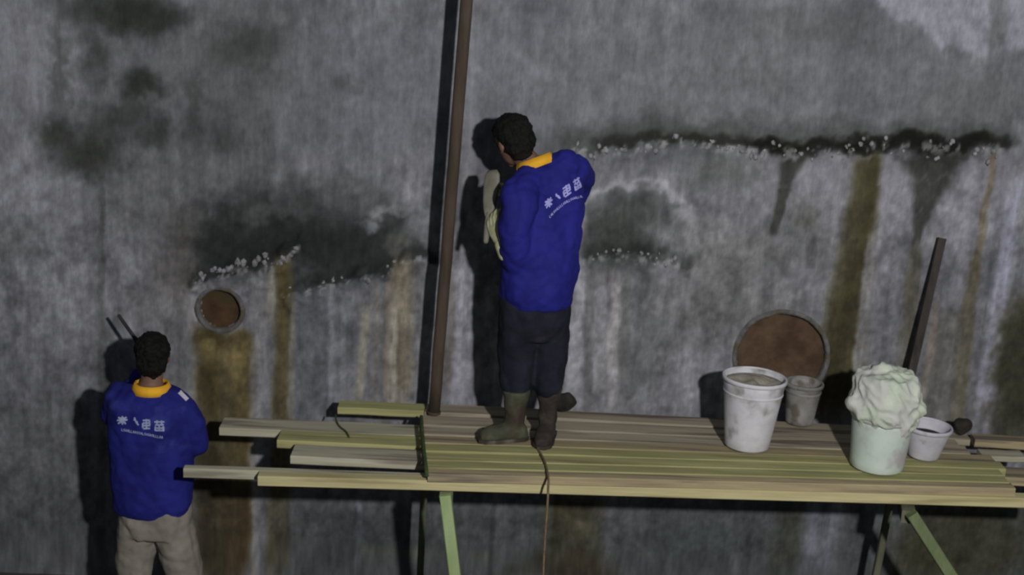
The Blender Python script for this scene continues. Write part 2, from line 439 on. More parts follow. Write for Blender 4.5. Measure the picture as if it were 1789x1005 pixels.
put((62, 65, 65), sst(850, 930, PY + (N1 - .5) * 60) * sst(440, 520, PX) * .35)
COL = 98 + (COL - 98) * 1.32
MO = fbm(GX * 15, GZ * 11, 4); MF = fbm(GX * 40, GZ * 34, 9); MV = fbm(GX * 30, GZ * 2.2, 12)
low = sst(230, 420, PY)
COL *= (1 + (.26 + .22 * low) * (MO - .5) + (.20 + .18 * low) * (MF - .5) + (.10 + .16 * low) * (MV - .5))[..., None]
lum = COL.mean(-1, keepdims=True); warm = np.clip((COL[..., :1] - COL[..., 2:]) / 20., 0, 1)
COL = lum + (COL - lum) * (1 - .38 * warm)
# chalky crust scattered along the joints
for pts, up_, dn_, a in ((SR[:6], 8, 22, .75), (SR[5:], 14, 22, .55), (SA, 12, 16, .6), (SB, 6, 12, .7), ([(1035, 446), (1090, 442), (1140, 448), (1190, 457)], 10, 16, .6), ([(325, 530), (350, 502), (385, 490), (432, 520)], 10, 10, .4)):
    s_, out = pdist(pts, PX + (N3 - .5) * 10, PY - 5 + (N2 - .5) * 10)
    mk = np.where(s_ < 0, 1 - sst(0, up_, -s_), 1 - sst(0, dn_, s_)) * (1 - sst(0, 12, out))
    put((150, 150, 153), mk * a * sst(.52, .68, fbm(GX * 34, GZ * 24, 11, 3)))
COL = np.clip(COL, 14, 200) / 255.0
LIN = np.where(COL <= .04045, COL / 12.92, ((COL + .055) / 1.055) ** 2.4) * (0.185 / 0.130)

# relief: uneven concrete, ledges along the joints, recessed pipe mouths
HOLES = [(P(384, 541, 0), .114, .05), (P(1365, 623, 0), .245, .05)]
YY = (N1 - .5) * .012 + (N2 - .5) * .006 + (N3 - .5) * .003
for pts, amp in ((SR, .022), (SA, .03), (SB, .03), ([(1030, 445), (1140, 450), (1200, 458)], .018)):
    s, out = pdist(pts, WX, WY)
    YY -= amp * np.exp(-(np.where(s > 0, s / 26, s / 10)) ** 2) * (1 - sst(0, 30, out)) * (.5 + N3)
for c, r, dpt in HOLES:
    dd = np.sqrt((GX - c.x) ** 2 + (GZ - c.z) ** 2)
    YY = np.where(dd < r, dpt, YY)
nz, nx = GX.shape
verts = np.stack([GX, YY, GZ], -1).reshape(-1, 3)
ii = np.arange(nz * nx).reshape(nz, nx)
quads = np.stack([ii[:-1, :-1], ii[:-1, 1:], ii[1:, 1:], ii[1:, :-1]], -1).reshape(-1, 4)
me = bpy.data.meshes.new('wall_back')
me.vertices.add(len(verts)); me.vertices.foreach_set('co', verts.astype(np.float32).ravel())
me.loops.add(quads.size); me.loops.foreach_set('vertex_index', quads.astype(np.int32).ravel())
me.polygons.add(len(quads)); me.polygons.foreach_set('loop_start', np.arange(0, quads.size, 4, dtype=np.int32))
me.update(calc_edges=True); me.polygons.foreach_set('use_smooth', [True] * len(quads))
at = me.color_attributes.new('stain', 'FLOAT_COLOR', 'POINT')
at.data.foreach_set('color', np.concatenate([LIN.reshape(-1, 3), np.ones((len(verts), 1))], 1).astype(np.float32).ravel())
wm, N, L, b = new_mat('stained_concrete')
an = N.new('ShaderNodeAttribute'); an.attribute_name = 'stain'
tc = N.new('ShaderNodeTexCoord'); mp = N.new('ShaderNodeMapping'); mp.inputs['Scale'].default_value = (1, 1, .28); L.new(tc.outputs['Object'], mp.inputs[0])
n1 = N.new('ShaderNodeTexNoise'); n1.inputs['Scale'].default_value = 46; n1.inputs['Detail'].default_value = 8; n1.inputs['Roughness'].default_value = .7; L.new(mp.outputs[0], n1.inputs['Vector'])
mr = N.new('ShaderNodeMapRange'); mr.inputs[1].default_value = .25; mr.inputs[2].default_value = .75; mr.inputs[3].default_value = .76; mr.inputs[4].default_value = 1.24; L.new(n1.outputs['Fac'], mr.inputs[0])
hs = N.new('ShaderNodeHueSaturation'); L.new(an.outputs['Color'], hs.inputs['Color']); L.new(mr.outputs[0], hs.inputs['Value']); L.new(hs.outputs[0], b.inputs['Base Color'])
bp = N.new('ShaderNodeBump'); bp.inputs['Strength'].default_value = .25; bp.inputs['Distance'].default_value = .01; L.new(n1.outputs['Fac'], bp.inputs['Height']); L.new(bp.outputs[0], b.inputs['Normal'])
b.inputs['Roughness'].default_value = .9; b.inputs['Specular IOR Level'].default_value = .2
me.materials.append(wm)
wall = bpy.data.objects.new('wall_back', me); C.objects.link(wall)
tag(wall, 'tall grey concrete wall with mineral streaks and rusty runs', kind='structure')

# white nodules along the joints
ico = bmesh.new(); bmesh.ops.create_icosphere(ico, subdivisions=1, radius=1)
IV = [v.co.copy() for v in ico.verts]; IF = [tuple(v.index for v in f.verts) for f in ico.faces]; ico.free()
cr = S()


def nodules(pts, n, spread, r, jit=.5, below=0):
    xs_ = [p[0] for p in pts]; ys_ = [p[1] for p in pts]
    for i in range(n):
        x = xs_[0] + (xs_[-1] - xs_[0]) * (i + random.random()) / n
        y = float(np.interp(x, xs_, ys_)) + below + random.gauss(0, spread)
        c = P(x, y, .012); rr = r * random.uniform(.4, 1.25)
        cr.add([c + V((v.x * rr * random.uniform(.7, 1.3), v.y * rr * .8, v.z * rr * random.uniform(.8, 1.7))) for v in IV], IF)


nodules(SR[:6], 60, 6, .014, below=8); nodules(SR[5:], 50, 9, .013, below=6)
nodules(SA, 44, 6, .017); nodules(SB, 50, 4, .014, below=3)
nodules([(1035, 448), (1090, 444), (1140, 448), (1185, 456)], 22, 5, .013)
tag(cr.build('mineral_crust', M['crust'], wall), 'white mineral nodules along the joints', kind='stuff')

# floor
fl = S().add([V((-7, -12, 0)), V((7, -12, 0)), V((7, .1, 0)), V((-7, .1, 0)), V((-7, -12, -.1)), V((7, -12, -.1)), V((7, .1, -.1)), V((-7, .1, -.1))],
             [(0, 1, 2, 3), (7, 6, 5, 4), (0, 4, 5, 1), (1, 5, 6, 2), (2, 6, 7, 3), (3, 7, 4, 0)])
tag(fl.build('floor', mat_noise('wet_muddy_floor', (.04, .038, .034), (.085, .08, .072), 2, .7, bump=.4), smooth=False), 'dark muddy concrete floor', kind='structure')


# pipe mouths in the wall
def pipe_mouth(c, r, depth, mat, label):
    root = empty('pipe_mouth', c)
    n = 44; v = []; f = []
    prof = [(0, 0), (.35, -.006), (.7, -.004), (.97, .0)]
    vs, fs = lathe([(max(a, .001) * r, h) for a, h in prof], c + V((0, depth - .012, 0)), V((0, -1, 0)), n)
    vs = [p + V((0, mnoise.noise(p * 22) * .007, 0)) for p in vs]
    mesh_obj('rusty_face', vs, fs, mat, root)
    vs, fs = lathe([(r * .985, -depth), (r * .985, .006), (r + .006, .012), (r + .018, .009), (r + .032, -.012)], c, V((0, -1, 0)), n)
    vs = [p + (p - c).normalized() * mnoise.noise(p * 14) * .006 for p in vs]
    mesh_obj('cement_rim', vs, fs, M['cement'], root)
    tag(root, label, 'pipe end')


pipe_mouth(HOLES[0][0], HOLES[0][1], HOLES[0][2], M['rust_dark'], 'small round rusty pipe mouth in the wall above an ochre run')
pipe_mouth(HOLES[1][0], HOLES[1][1], HOLES[1][2], M['rust'], 'large round brown rusty pipe mouth in the wall behind the buckets')


# ------------------------------------------------------------------ planks
def plank(a, b_, width, mat, label, group, thick=LP, name='plank', seed=0, cat='plank', wa=None):
    """a, b_: centre of the top face at both ends"""
    a, b_ = V(a), V(b_); d = (b_ - a).normalized(); s = d.cross(V((0, 0, 1))).normalized(); up = s.cross(d)
    hw, t, e = width / 2, thick, .005; rs = []; n = 14
    for i in range(n + 1):
        k = i / n; c = a.lerp(b_, k)
        c = c + up * (mnoise.noise(V((k * 3, seed * 3.7, 0))) * .004) + s * (mnoise.noise(V((k * 4, seed * 5.1, 5))) * .004)
        prof = [(-hw + e, 0), (hw - e, 0), (hw, -e), (hw, -t + e), (hw - e, -t), (-hw + e, -t), (-hw, -t + e), (-hw, -e)]
        rs.append([c + s * x + up * z for x, z in prof])
    o = S().rings(rs).build(name, mat, origin=(a + b_) / 2 - V((0, 0, t)), smooth=False)
    return tag(o, label, cat, group)


def plank_px(xl, yl0, yl1, xr, yr0, yr1, z, mat, label, group, seed, gap=.004, **kw):
    a0, a1 = Q(xl, yl0, z), Q(xl, yl1, z); b0, b1 = Q(xr, yr0, z), Q(xr, yr1, z)
    a = (a0 + a1) / 2; b_ = (b0 + b1) / 2
    w = (abs((a0 - a1).y) + abs((b0 - b1).y)) / 2 - gap
    return plank(a, b_, w, mat, label, group, seed=seed, **kw)


z_low = ZD - LP - .004
GL = 'lower planks of the platform'; GU = 'upper planks of the platform deck'
# lower layer, sticking out to the left
plank_px(388, 728, 748, 1300, 766, 786, z_low, M['wood_pale'], 'pale lower plank along the wall sticking out past the deck, thin cord over it', GL, 1)
plank_px(488, 751, 770, 1300, 790, 810, z_low, M['wood_green'], 'greenish lower plank between the pale plank and the broad one, short of both', GL, 2)
plank_px(512, 775, 797, 1300, 813, 836, z_low, M['wood_pale'], 'broad muddy lower plank beside the dark gap, its end set back furthest', GL, 3)
plank_px(322, 811, 819, 1600, 855, 862, z_low + .001, M['wood_pale'], 'narrow pale lower timber reaching to the elbow of the man on the ground', GL, 4, thick=.05)
plank_px(452, 821, 833, 1850, 862, 872, z_low + .006, M['wood_edge'], 'long pale yellow front timber along the whole edge of the platform', GL, 5, thick=.052)
# back boards
plank_px(592, 699, 712, 742, 705, 719, ZD + .002, M['wood_green'], 'short yellowish back board with bare end near the foot of the pole', 'back boards of the platform', 6, thick=.04)
plank_px(744, 705, 720, 1690, 752, 768, ZD + .002, M['wood_mud'], 'long muddy back board running behind the boots and the buckets', 'back boards of the platform', 7, thick=.04)
# upper layer
yl = [723, 743, 760, 774, 789, 804, 818, 829]; yr = [771, 784, 796, 808, 819, 831, 842, 853]
xr = [1672, 1690, 1735, 1752, 1748, 1758, 1770]
mats = ['wood_mud', 'wood_mud', 'wood_deck', 'wood_green', 'wood_green', 'wood_green', 'wood_deck']
labs = ['mud-caked deck plank next to the back board', 'mud-caked deck plank the man on the platform stands on', 'half-muddy deck plank in front of the boots under the tall white bucket',
        'greenish deck plank, the first clean one in front of the muddy ones', 'greenish deck plank in the middle of the clean ones', 'greenish deck plank one in from the outermost of the deck', 'brownish outermost deck plank behind the long pale front timber']
for i in range(7):
    xl = 738 + i * 1.6
    plank_px(xl, yl[i], yl[i + 1], xr[i], yr[i] - (1752 - xr[i]) * .05, yr[i + 1] - (1752 - xr[i]) * .05, ZD + (-.004, .0, .002, .004, .001, .003, -.003)[i], M[mats[i]], labs[i], GU, 10 + i)
# boards at the right-hand end
plank_px(1700, 757, 768, 1900, 768, 780, z_low, M['wood_deck'], 'brown board beyond the end of the deck close to the wall', 'boards beyond the deck end', 21)
plank_px(1712, 784, 797, 1786, 787, 800, z_low, M['wood_pale'], 'short whitish board lying beyond the end of the deck', 'boards beyond the deck end', 22, thick=.03)
plank_px(1690, 812, 832, 1900, 822, 842, z_low - .004, M['wood_deck'], 'brown board under the right end of the deck', 'boards beyond the deck end', 23)


# ------------------------------------------------------------------ trestles
def post(p0, p1, w, mat, name, parent):
    p0, p1 = V(p0), V(p1); d = (p1 - p0).normalized(); a = V((1, 0, 0)); a = (a - d * a.dot(d)).normalized(); b_ = d.cross(a); h = w / 2; e = .004
    pr = [(-h + e, -h), (h - e, -h), (h, -h + e), (h, h - e), (h - e, h), (-h + e, h), (-h, h - e), (-h, -h + e)]
    return S().rings([[c + a * x + b_ * y for x, y in pr] for c in (p0, p0.lerp(p1, .33), p0.lerp(p1, .66), p1)]).build(name, mat, parent, smooth=False)


def to_floor(p0, p1):
    t = p0.z / (p0.z - p1.z); return p0 + (p1 - p0) * t


zb = z_low - .056                      # underside of the planks


def trestle(xf, front, back, mats_, label):
    f0, f1 = front; b0, b1 = back
    pf, pb = P(*f0), P(*b0); pf.z = pb.z = zb - .03
    root = empty('trestle', V(((pf.x + pb.x) / 2, (pf.y + pb.y) / 2, 0)))
    d = (pf - pb).normalized()
    post(V((pb.x, pb.y, zb - .035)) - d * .06, V((pf.x, pf.y, zb - .035)) + d * .02, .066, M['dark_leg'], 'top_beam', root)
    fl_, bl_ = to_floor(pf, P(*f1)), to_floor(pb, P(*b1))
    post(pf + V((0, -.05, .028)), fl_ + V((0, -.05, 0)), .055, mats_[0], 'leg', root)
    post(pb + V((0, 0, -.02)), bl_, .036, mats_[1], 'leg', root)
    post(pf.lerp(fl_, .72), pb.lerp(bl_, .72), .04, M['dark_leg'], 'brace', root)
    tag(root, label, 'trestle')


trestle(0, ((779, 850, 1.07), (796, 1005, 1.10)), ((742, 850, .40), (734, 1005, .42)), (M['green_leg'], M['dark_leg']), 'wooden trestle with bright green front leg under the deck by the pole')
trestle(0, ((1590, 872, 1.05), (1656, 1005, 1.10)), ((1560, 872, .42), (1530, 1005, .42)), (M['green_leg_dull'], M['dark_leg']), 'wooden trestle with slanting dull green leg under the buckets')

# ------------------------------------------------------------------ poles and ropes
p0, p1 = P(758, 723, .34), P(816, -10, .36); p0.z = ZD + .006
dirn = (p1 - p0).normalized(); p1 = p0 + dirn * 2.75
pole = empty('scaffold_pole', p0)
S().tube([p0.lerp(p1, i / 16) + V((mnoise.noise(V((i * .7, 0, 0))) * .004, 0, 0)) for i in range(17)], .031, 18).build('shaft', M['rust_pole'], pole)
S().tube([p0, p0 + dirn * .012], .036, 18).build('foot_collar', M['rust_pole'], pole)
tag(pole, 'tall brown weathered pole standing on the back board against the wall', 'pole')
b0, b1 = P(1573, 728, .24), P(1646, 416, .04); b0.z = ZD + .006
d_ = (b1 - b0).normalized(); s_ = V((1, 0, 0)); s_ = (s_ - d_ * s_.dot(d_)).normalized(); n_ = d_.cross(s_)
S().rings([[c + s_ * x + n_ * y for x, y in ((-.021, -.012), (.021, -.012), (.023, 0), (.021, .012), (-.021, .012), (-.023, 0))] for c in [b0.lerp(b1, i / 6) for i in range(7)]]).build('leaning_bar', M['dark_bar'], None, b0, False)
tag(bpy.data.objects['leaning_bar'], 'dark flat bar leaning on the wall behind the sack-filled bucket', 'bar')
zt = ZD + .011
yF = Q(960, 866, z_low).y
pts = [Q(930, 768, zt), Q(933, 774, zt), Q(938, 782, zt), Q(952, 808, zt), Q(958, 836, zt)]
e = V((P(958, 850, -yF + .03).x, yF - .012, zt - .02)); pts += [e, V((e.x, yF - .045, zt - .08)), V((e.x - .003, yF - .045, zt - .35)), V((e.x + .003, yF - .045, zt - .75)), V((e.x, yF - .045, .006)), V((e.x + .2, yF - .1, .006))]


def smooth_pts(p, k=6):
    out = []
    for i in range(len(p) - 1):
        a, b_, c, d = p[max(i - 1, 0)], p[i], p[i + 1], p[min(i + 2, len(p) - 1)]
        for j in range(k):
            t = j / k
            out.append(.5 * ((2 * b_) + (c - a) * t + (2 * a - 5 * b_ + 4 * c - d) * t * t + (3 * b_ - a - 3 * c + d) * t ** 3))
    return out + [p[-1]]


tag(S().tube(smooth_pts(pts), .006, 6).build('cord', M['rope_brown'], origin=pts[-2]), 'thin brown cord hanging over the front edge of the deck', 'cord')
pts = [Q(736, 728, ZD + .012), Q(737, 745, ZD + .012), Q(739, 770, ZD + .010), Q(741, 790, ZD + .010), Q(744, 815, ZD + .008), Q(746, 832, ZD - .012)]
tag(S().tube(smooth_pts(pts), .010, 6).build('tie_rope', M['rope_green'], origin=pts[0]), 'dark green rope tied across the left end of the deck', 'rope')
pts = [Q(586, 724, z_low + .008), Q(588, 736, z_low + .008), Q(594, 746, z_low + .008), Q(604, 754, z_low + .008), Q(610, 764, z_low + .008)]
tag(S().tube(smooth_pts(pts), .005, 6).build('cord', M['rope_green'], origin=pts[0]), 'short thin cord lying over the pale lower planks', 'cord')


# ------------------------------------------------------------------ buckets
def bucket(base, rt, rb, h, mat, label, lean=V((0, 0, 1)), rib=True, wall_t=.006, name='bucket'):
    root = empty(name, base)
    ax = V(lean).normalized()
    prof = [(.001, .002), (rb * .96, .002), (rb, .008)]
    for k in range(1, 9): prof.append((rb + (rt - rb) * k / 8, .008 + (h - .008) * k / 8))
    prof += [(rt - wall_t, h)]
    for k in range(7, 0, -1): prof.append((rb + (rt - rb) * k / 8 - wall_t, .008 + (h - .008) * k / 8))
    prof += [(rb - wall_t, .014), (.001, .014)]
    v, f = lathe(prof, base, ax, 44, .02, len(label)); mesh_obj('body', v, f, mat, root)
    v, f = lathe([(rt - wall_t, h - .002), (rt - wall_t, h + .006), (rt + .004, h + .006), (rt + .007, h), (rt + .006, h - .014), (rt - .001, h - .016)], base, ax, 44, .02, len(label))
    mesh_obj('rim', v, f, mat, root)
    if rib:
        k = .80; r = rb + (rt - rb) * k
        v, f = lathe([(r - .002, h * k + .008), (r + .003, h * k + .005), (r + .003, h * k - .003), (r - .002, h * k - .008)], base, ax, 44, .02, len(label)); mesh_obj('rib', v, f, mat, root)
    tag(root, label, 'bucket')
    return root, ax


def mortar_top(base, ax, h, r, mat, name, label, cat, amp=.03):
    v = []; f = []; n = 30; m = 8; a = V((1, 0, 0)); a = (a - ax * a.dot(ax)).normalized(); b_ = ax.cross(a)
    for i in range(m + 1):
        for j in range(n):
            t = 2 * math.pi * j / n; rr = max(r * i / m, .001); p = base + a * math.cos(t) * rr + b_ * math.sin(t) * rr
            v.append(p + ax * (h + mnoise.noise(p * 14) * amp * (1 - (i / m) ** 3)))
    for i in range(m):
        for j in range(n):
            q, w = i * n + j, i * n + (j + 1) % n; f.append((q, w, w + n, q + n))
    for j in range(n): v.append(base + a * math.cos(2 * math.pi * j / n) * r * .9 + b_ * math.sin(2 * math.pi * j / n) * r * .9 + ax * (h - .06))
    for j in range(n):
        q, w = m * n + j, m * n + (j + 1) % n; f.append((q, w, w + n, q + n))
    o = mesh_obj(name, v, f, mat, None, base + ax * (h - .06)); tag(o, label, cat, kind='stuff')


zt = ZD + .0075
c1 = Q(1304, 779, zt)
_, ax1 = bucket(c1, .158, .112, .37, M['plastic'], 'tall dirty white bucket with grey mortar, in front of the large pipe mouth', V((.03, .02, 1)))
mortar_top(c1, ax1, .345, .149, M['mortar'], 'mortar', 'grey mortar filling the tall dirty white bucket', 'mortar')
c2 = Q(1396, 738, zt)
_, ax2 = bucket(c2, .098, .074, .225, M['plastic_grey'], 'small cloudy grey bucket close to the wall behind the tall white one', V((.03, 0, 1)))
c3 = Q(1531, 814, zt)
_, ax3 = bucket(c3, .150, .132, .275, M['plastic_green'], 'pale green bucket with a crumpled sack stuffed in it', V((.02, 0, 1)), rib=False)
c4 = Q(1612, 797, zt)
_, ax4 = bucket(c4, .118, .078, .165, M['plastic_lav'], 'low pale lilac tub with dark inside beside the pale green bucket', V((.05, .0, 1)), rib=False)
mortar_top(c4, ax4, .115, .096, M['mud'], 'mud', 'dark wet mud inside the low pale tub', 'mud', .02)
# sack bulging out of the green bucket
sk = S(); top = c3 + ax3 * .275
secs = []
for k, (h, r) in enumerate(((-.085, .137), (-.02, .158), (.012, .168), (.07, .172), (.13, .168), (.18, .158), (.212, .145), (.220, .10))):
    secs.append((top + V((.0 + .01 * math.sin(k * 2), -.004, h)), V((r, 0, 0)), V((0, r * .92, 0))))
sk.loft(secs, 32)
sk.cap(top + V((-.12, 0, .17)), top + V((-.02, .03, .21)), .045, .05); sk.cap(top + V((.03, -.03, .19)), top + V((.12, 0, .16)), .05, .045); sk.cap(top + V((-.15, -.04, .06)), top + V((-.02, -.14, .02)), .05, .045); sk.cap(top + V((.0, -.14, .02)), top + V((.15, -.05, .05)), .04, .04)
v, f = sk.fused(.008, 3, lambda p, n: (.5 - abs(mnoise.noise(p * 9))) * .030 - .012 + (.4 - abs(mnoise.noise(V((p.x * 22 + p.z * 14, p.y * 22, p.z * 12))))) * .022)
o = mesh_obj('sack', v, f, M['sack'], None, top - V((0, 0, .085))); tag(o, 'crumpled pale green sack bulging out of a bucket', 'sack')
# clod by the boots, dirt by the tub
for (px, py, r, lab) in ((986, 721, .058, 'dark lump of mud on the back board by the right boot'), (1678, 760, .05, 'dark lump of mud at the end of the back board beside the low tub')):
    c = Q(px, py, ZD + .008) + V((0, 0, r * .6)); q = S().ell(c, (r, 0, 0), (0, r * .9, 0), (0, 0, r * .95), 20, 12)
    v, f = q.fused(.009, 1, lambda p, n: mnoise.noise(p * 20) * .015)
    zmin = min(p.z for p in v); v = [p + V((0, 0, ZD + .009 - zmin)) for p in v]
    tag(mesh_obj('mud_clod', v, f, M['mud'], None, V((c.x, c.y, ZD + .009))), lab, 'clod')


# ------------------------------------------------------------------ people
def head_shapes(s, c, Fv, Uv, k=1.0):
    Rv = Fv.cross(Uv).normalized(); Uv = Rv.cross(Fv).normalized()
    g = lambda f, r, u: c + (Fv * f + Rv * r + Uv * u) * k
    s.ell(g(-.012, 0, .028), Rv * .076 * k, Fv * .094 * k, Uv * .088 * k)         # skull
    s.ell(g(.028, 0, -.045), Rv * .058 * k, Fv * .062 * k, Uv * .068 * k)         # face and jaw
    s.ell(g(.066, 0, -.098), Rv * .024 * k, Fv * .020 * k, Uv * .018 * k, 10, 6)   # chin
    s.cap(g(.084, 0, .008), g(.106, 0, -.032), .009 * k, .014 * k, 8)              # nose
    s.cap(g(.080, -.034, .026), g(.080, .034, .026), .011 * k, .011 * k, 8)        # brow
    s.cap(g(.084, -.018, -.064), g(.084, .018, -.064), .010 * k, .010 * k, 8)      # lips
    for q in (-1, 1):
        s.ell(g(.056, q * .038, -.022), Rv * .022 * k, Fv * .022 * k, Uv * .02 * k, 10, 6)   # cheek
        s.ell(g(-.006, q * .079, -.012), Rv * .010 * k, Fv * .019 * k, Uv * .032 * k, 10, 6)  # ear
    return g


def hand_shapes(s, w, D, Nb, side, curl, rad=.0085, k=1.0):
    """w wrist, D towards the fingertips, Nb back of the hand, side +1: thumb along +S"""
    D = V(D).normalized(); Sv = D.cross(V(Nb)).normalized(); Nb = Sv.cross(D).normalized()
    s.loft([(w + D * t * k, Sv * a * k, Nb * b_ * k) for t, a, b_ in ((-.01, .024, .018), (.02, .032, .019), (.06, .042, .018), (.088, .042, .014), (.095, .036, .010))], 14, 2.4)
    for i, (off, L) in enumerate(((.032, .90), (.011, 1.0), (-.011, .94), (-.031, .76))):
        p = w + D * .086 * k + Sv * off * side * k; ang = 0
        for j, l in enumerate((.042, .027, .022)):
            ang += curl * (.75 if j == 0 else 1.0)
            d = D * math.cos(ang) - Nb * math.sin(ang); q = p + d * l * L * k
            s.cap(p, q, rad * (1.05 - .1 * j), rad * (.97 - .1 * j), 8); p = q
    p = w + D * .022 * k + Sv * .03 * side * k
    for j, (l, d) in enumerate(((.042, D * .62 + Sv * side * .75 - Nb * .25), (.030, D * .85 + Sv * side * .3 - Nb * .5), (.024, D * .9 - Nb * .55))):
        q = p + d.normalized() * l * k; s.cap(p, q, rad * (1.3 - .15 * j), rad * (1.15 - .15 * j), 8); p = q


def cloth_fold(amp, sc_=(9, 9, 4), sd=0.0, fine=.35):
    def f(p, n):
        q = V((p.x * sc_[0] + sd, p.y * sc_[1], p.z * sc_[2] + p.x * 3))
        return amp * (abs(mnoise.noise(q)) * 1.6 - .36) + amp * fine * mnoise.noise(p * 26)
    return f


def hair(c, Fv, Uv, k, parent, sd):
    Rv = Fv.cross(Uv).normalized(); Uv = Rv.cross(Fv).normalized()
    g = lambda f, r, u: c + (Fv * f + Rv * r + Uv * u) * k
    s = S()
    s.ell(g(-.018, 0, .040), Rv * .090 * k, Fv * .102 * k, Uv * .092 * k, 24, 14)
    s.ell(g(-.052, 0, -.012), Rv * .082 * k, Fv * .062 * k, Uv * .080 * k, 20, 12)
    s.ell(g(-.048, 0, -.058), Rv * .056 * k, Fv * .045 * k, Uv * .05 * k, 20, 12)
    s.ell(g(.055, 0, .075), Rv * .062 * k, Fv * .042 * k, Uv * .034 * k, 16, 10)
    for q in (-1, 1): s.cap(g(.012, q * .078, .03), g(.016, q * .077, -.02), .014 * k, .008 * k, 8)
    v, f = s.fused(.006, 2, lambda p, n: mnoise.noise(p * 34 + V((sd, 0, 0))) * .009 + mnoise.noise(p * 80) * .005)
    return mesh_obj('hair', v, f, M['hair'], parent)


def band(cs, u, v_, w, t, up, mat, name, parent, gap=None, n=40):
    """collar: upright strip round an ellipse"""
    rs = []
    for j in range(n + 1):
        a = (gap or 0) + (2 * math.pi - 2 * (gap or 0)) * j / n
        r = u * math.cos(a) + v_ * math.sin(a); o = r.normalized()
        lean = .80
        rs.append([cs + r, cs + r + o * t, cs + r * lean + o * t * .8 + up * w, cs + r * lean - o * t * .2 + up * w])
    return S().rings(rs).build(name, mat, parent)


def bvh_of(o):
    off = root_loc(o)
    return BVHTree.FromPolygons([v.co + off for v in o.data.vertices], [tuple(p.vertices) for p in o.data.polygons])


def print_marks(bvh, origin, ux, vy, strokes, wid, mat, name, parent):
    """flat print on the cloth; strokes in units along ux / vy (pixels of the print's own frame)"""
    s = S()
    for st in strokes:
        w = st[-1] if not isinstance(st[-1], tuple) else wid
        pts = [p for p in st if isinstance(p, tuple)]
        dense = []
        for (x0, y0), (x1, y1) in zip(pts[:-1], pts[1:]):
            for k in range(5): dense.append((x0 + (x1 - x0) * k / 5, y0 + (y1 - y0) * k / 5))
        dense.append(pts[-1]); L_ = []; R_ = []
        for i, (x, y) in enumerate(dense):
            a, b_ = dense[max(i - 1, 0)], dense[min(i + 1, len(dense) - 1)]
            dx_, dy_ = b_[0] - a[0], b_[1] - a[1]; l = math.hypot(dx_, dy_) or 1
            for sg, out in ((1, L_), (-1, R_)):
                qx, qy = x - dy_ / l * w / 2 * sg, y + dx_ / l * w / 2 * sg
                px, py = origin[0] + ux[0] * qx + vy[0] * qy, origin[1] + ux[1] * qx + vy[1] * qy
                d = ray(px, py); h = bvh.ray_cast(CAM, d)
                out.append(h[0] + h[1] * .003 if h[0] else None)
        if any(p is None for p in L_ + R_): continue
        n = len(L_); s.add(L_ + R_, [(i, i + 1, n + i + 1, n + i) for i in range(n - 1)])
    return s.build(name, mat, parent)


# character-like marks in a 0..1 box each, then a line of small letters
G1 = [[(0, .5), (1, .42)], [(.5, 0), (.52, 1)], [(.12, .12), (.85, .9)], [(.9, .1), (.1, .88)], [(.2, .72), (.8, .7)], [(.15, .25), (.7, .22)]]
G2 = [[(.35, .0), (.5, .35), (.75, .75), (.95, .95)], [(.25, .3), (.6, .28)], [(.5, .6), (.85, .55)]]
G3 = [[(.1, .1), (.9, .08)], [(.1, .38), (.95, .36)], [(.15, .64), (.9, .62)], [(.5, -.05), (.52, 1)], [(.15, .95), (.9, .9)], [(.1, .4), (.1, .9)], [(.85, .1), (.86, .62)]]
G4 = [[(.05, .12), (.95, .1)], [(.3, -.05), (.28, .5)], [(.7, -.05), (.72, .5)], [(.1, .42), (.9, .4)], [(.15, .55), (.12, 1)], [(.85, .55), (.9, 1)], [(.2, .75), (.85, .74)], [(.1, .98), (.95, .97)], [(.5, .4), (.5, 1)]]
rnd = random.Random(4)


def chest_print(sizes, line_y, line_x, small_h):
    out = []
    for g, (x, y, w, h) in zip((G1, G2, G3, G4), sizes):
        for st in g: out.append([(x + a * w, y + b_ * h) for a, b_ in st])
    x = line_x[0]
    while x < line_x[1]:
        w = small_h * .5
        k = rnd.choice((0, 1, 2))
        y0 = line_y(x)
        if k == 0: out.append([(x, y0), (x, y0 + small_h), (x + w, y0 + small_h), small_h * .24])
        elif k == 1: out.append([(x, y0 + small_h), (x + w / 2, y0), (x + w, y0 + small_h), small_h * .24])
        else: out.append([(x + w, y0), (x, y0 + small_h * .3), (x + w, y0 + small_h * .7), (x, y0 + small_h), small_h * .24])
        x += w * 1.5
    return out


# ---- the man on the platform
Rm = Matrix.Rotation
root = empty('person', V((P(925, 765, .66).x, -.64, ZD + .008)))
A = root
zf = ZD + .008
facing = V((-.42, .90, 0)).normalized(); leftv = V((-facing.y, facing.x, 0))
hipc = P(935, 520, .62)
kneeL, kneeR = P(902, 620, .60), P(962, 618, .56)
ankL, ankR = Q(900, 752, zf + .05), Q(955, 760, zf + .05)
ankL = P(900, 728, .66); ankR = P(957, 735, .60)
hc = P(897, 247, .50)                                   # head centre
hF = (V((-.50, .80, -.38))).normalized(); hU = V((-.30, .20, .93)); hU = (hU - hF * hU.dot(hF)).normalized()
neck0, neck1 = P(938, 300, .56), P(910, 268, .52)
shL, shR = P(902, 345, .72), P(1003, 296, .48)
elL, wrL = P(904, 455, .72), P(876, 428, .71)
elR, wrR = P(1000, 345, .24), P(900, 345, .36)
chest = P(955, 385, .60)
body = S()
g = head_shapes(body, hc, hF, hU, 1.02)
body.cap(neck0, neck1, .060, .056); body.cap(neck1, hc, .056, .06)
body.chain([hipc, chest, neck0], [.12, .12, .07])
body.chain([neck0, shL, elL, wrL], [.06, .055, .042, .030]); body.chain([neck0, shR, elR, wrR], [.06, .055, .042, .030])
hl, hr = hipc + leftv * .08, hipc - leftv * .08
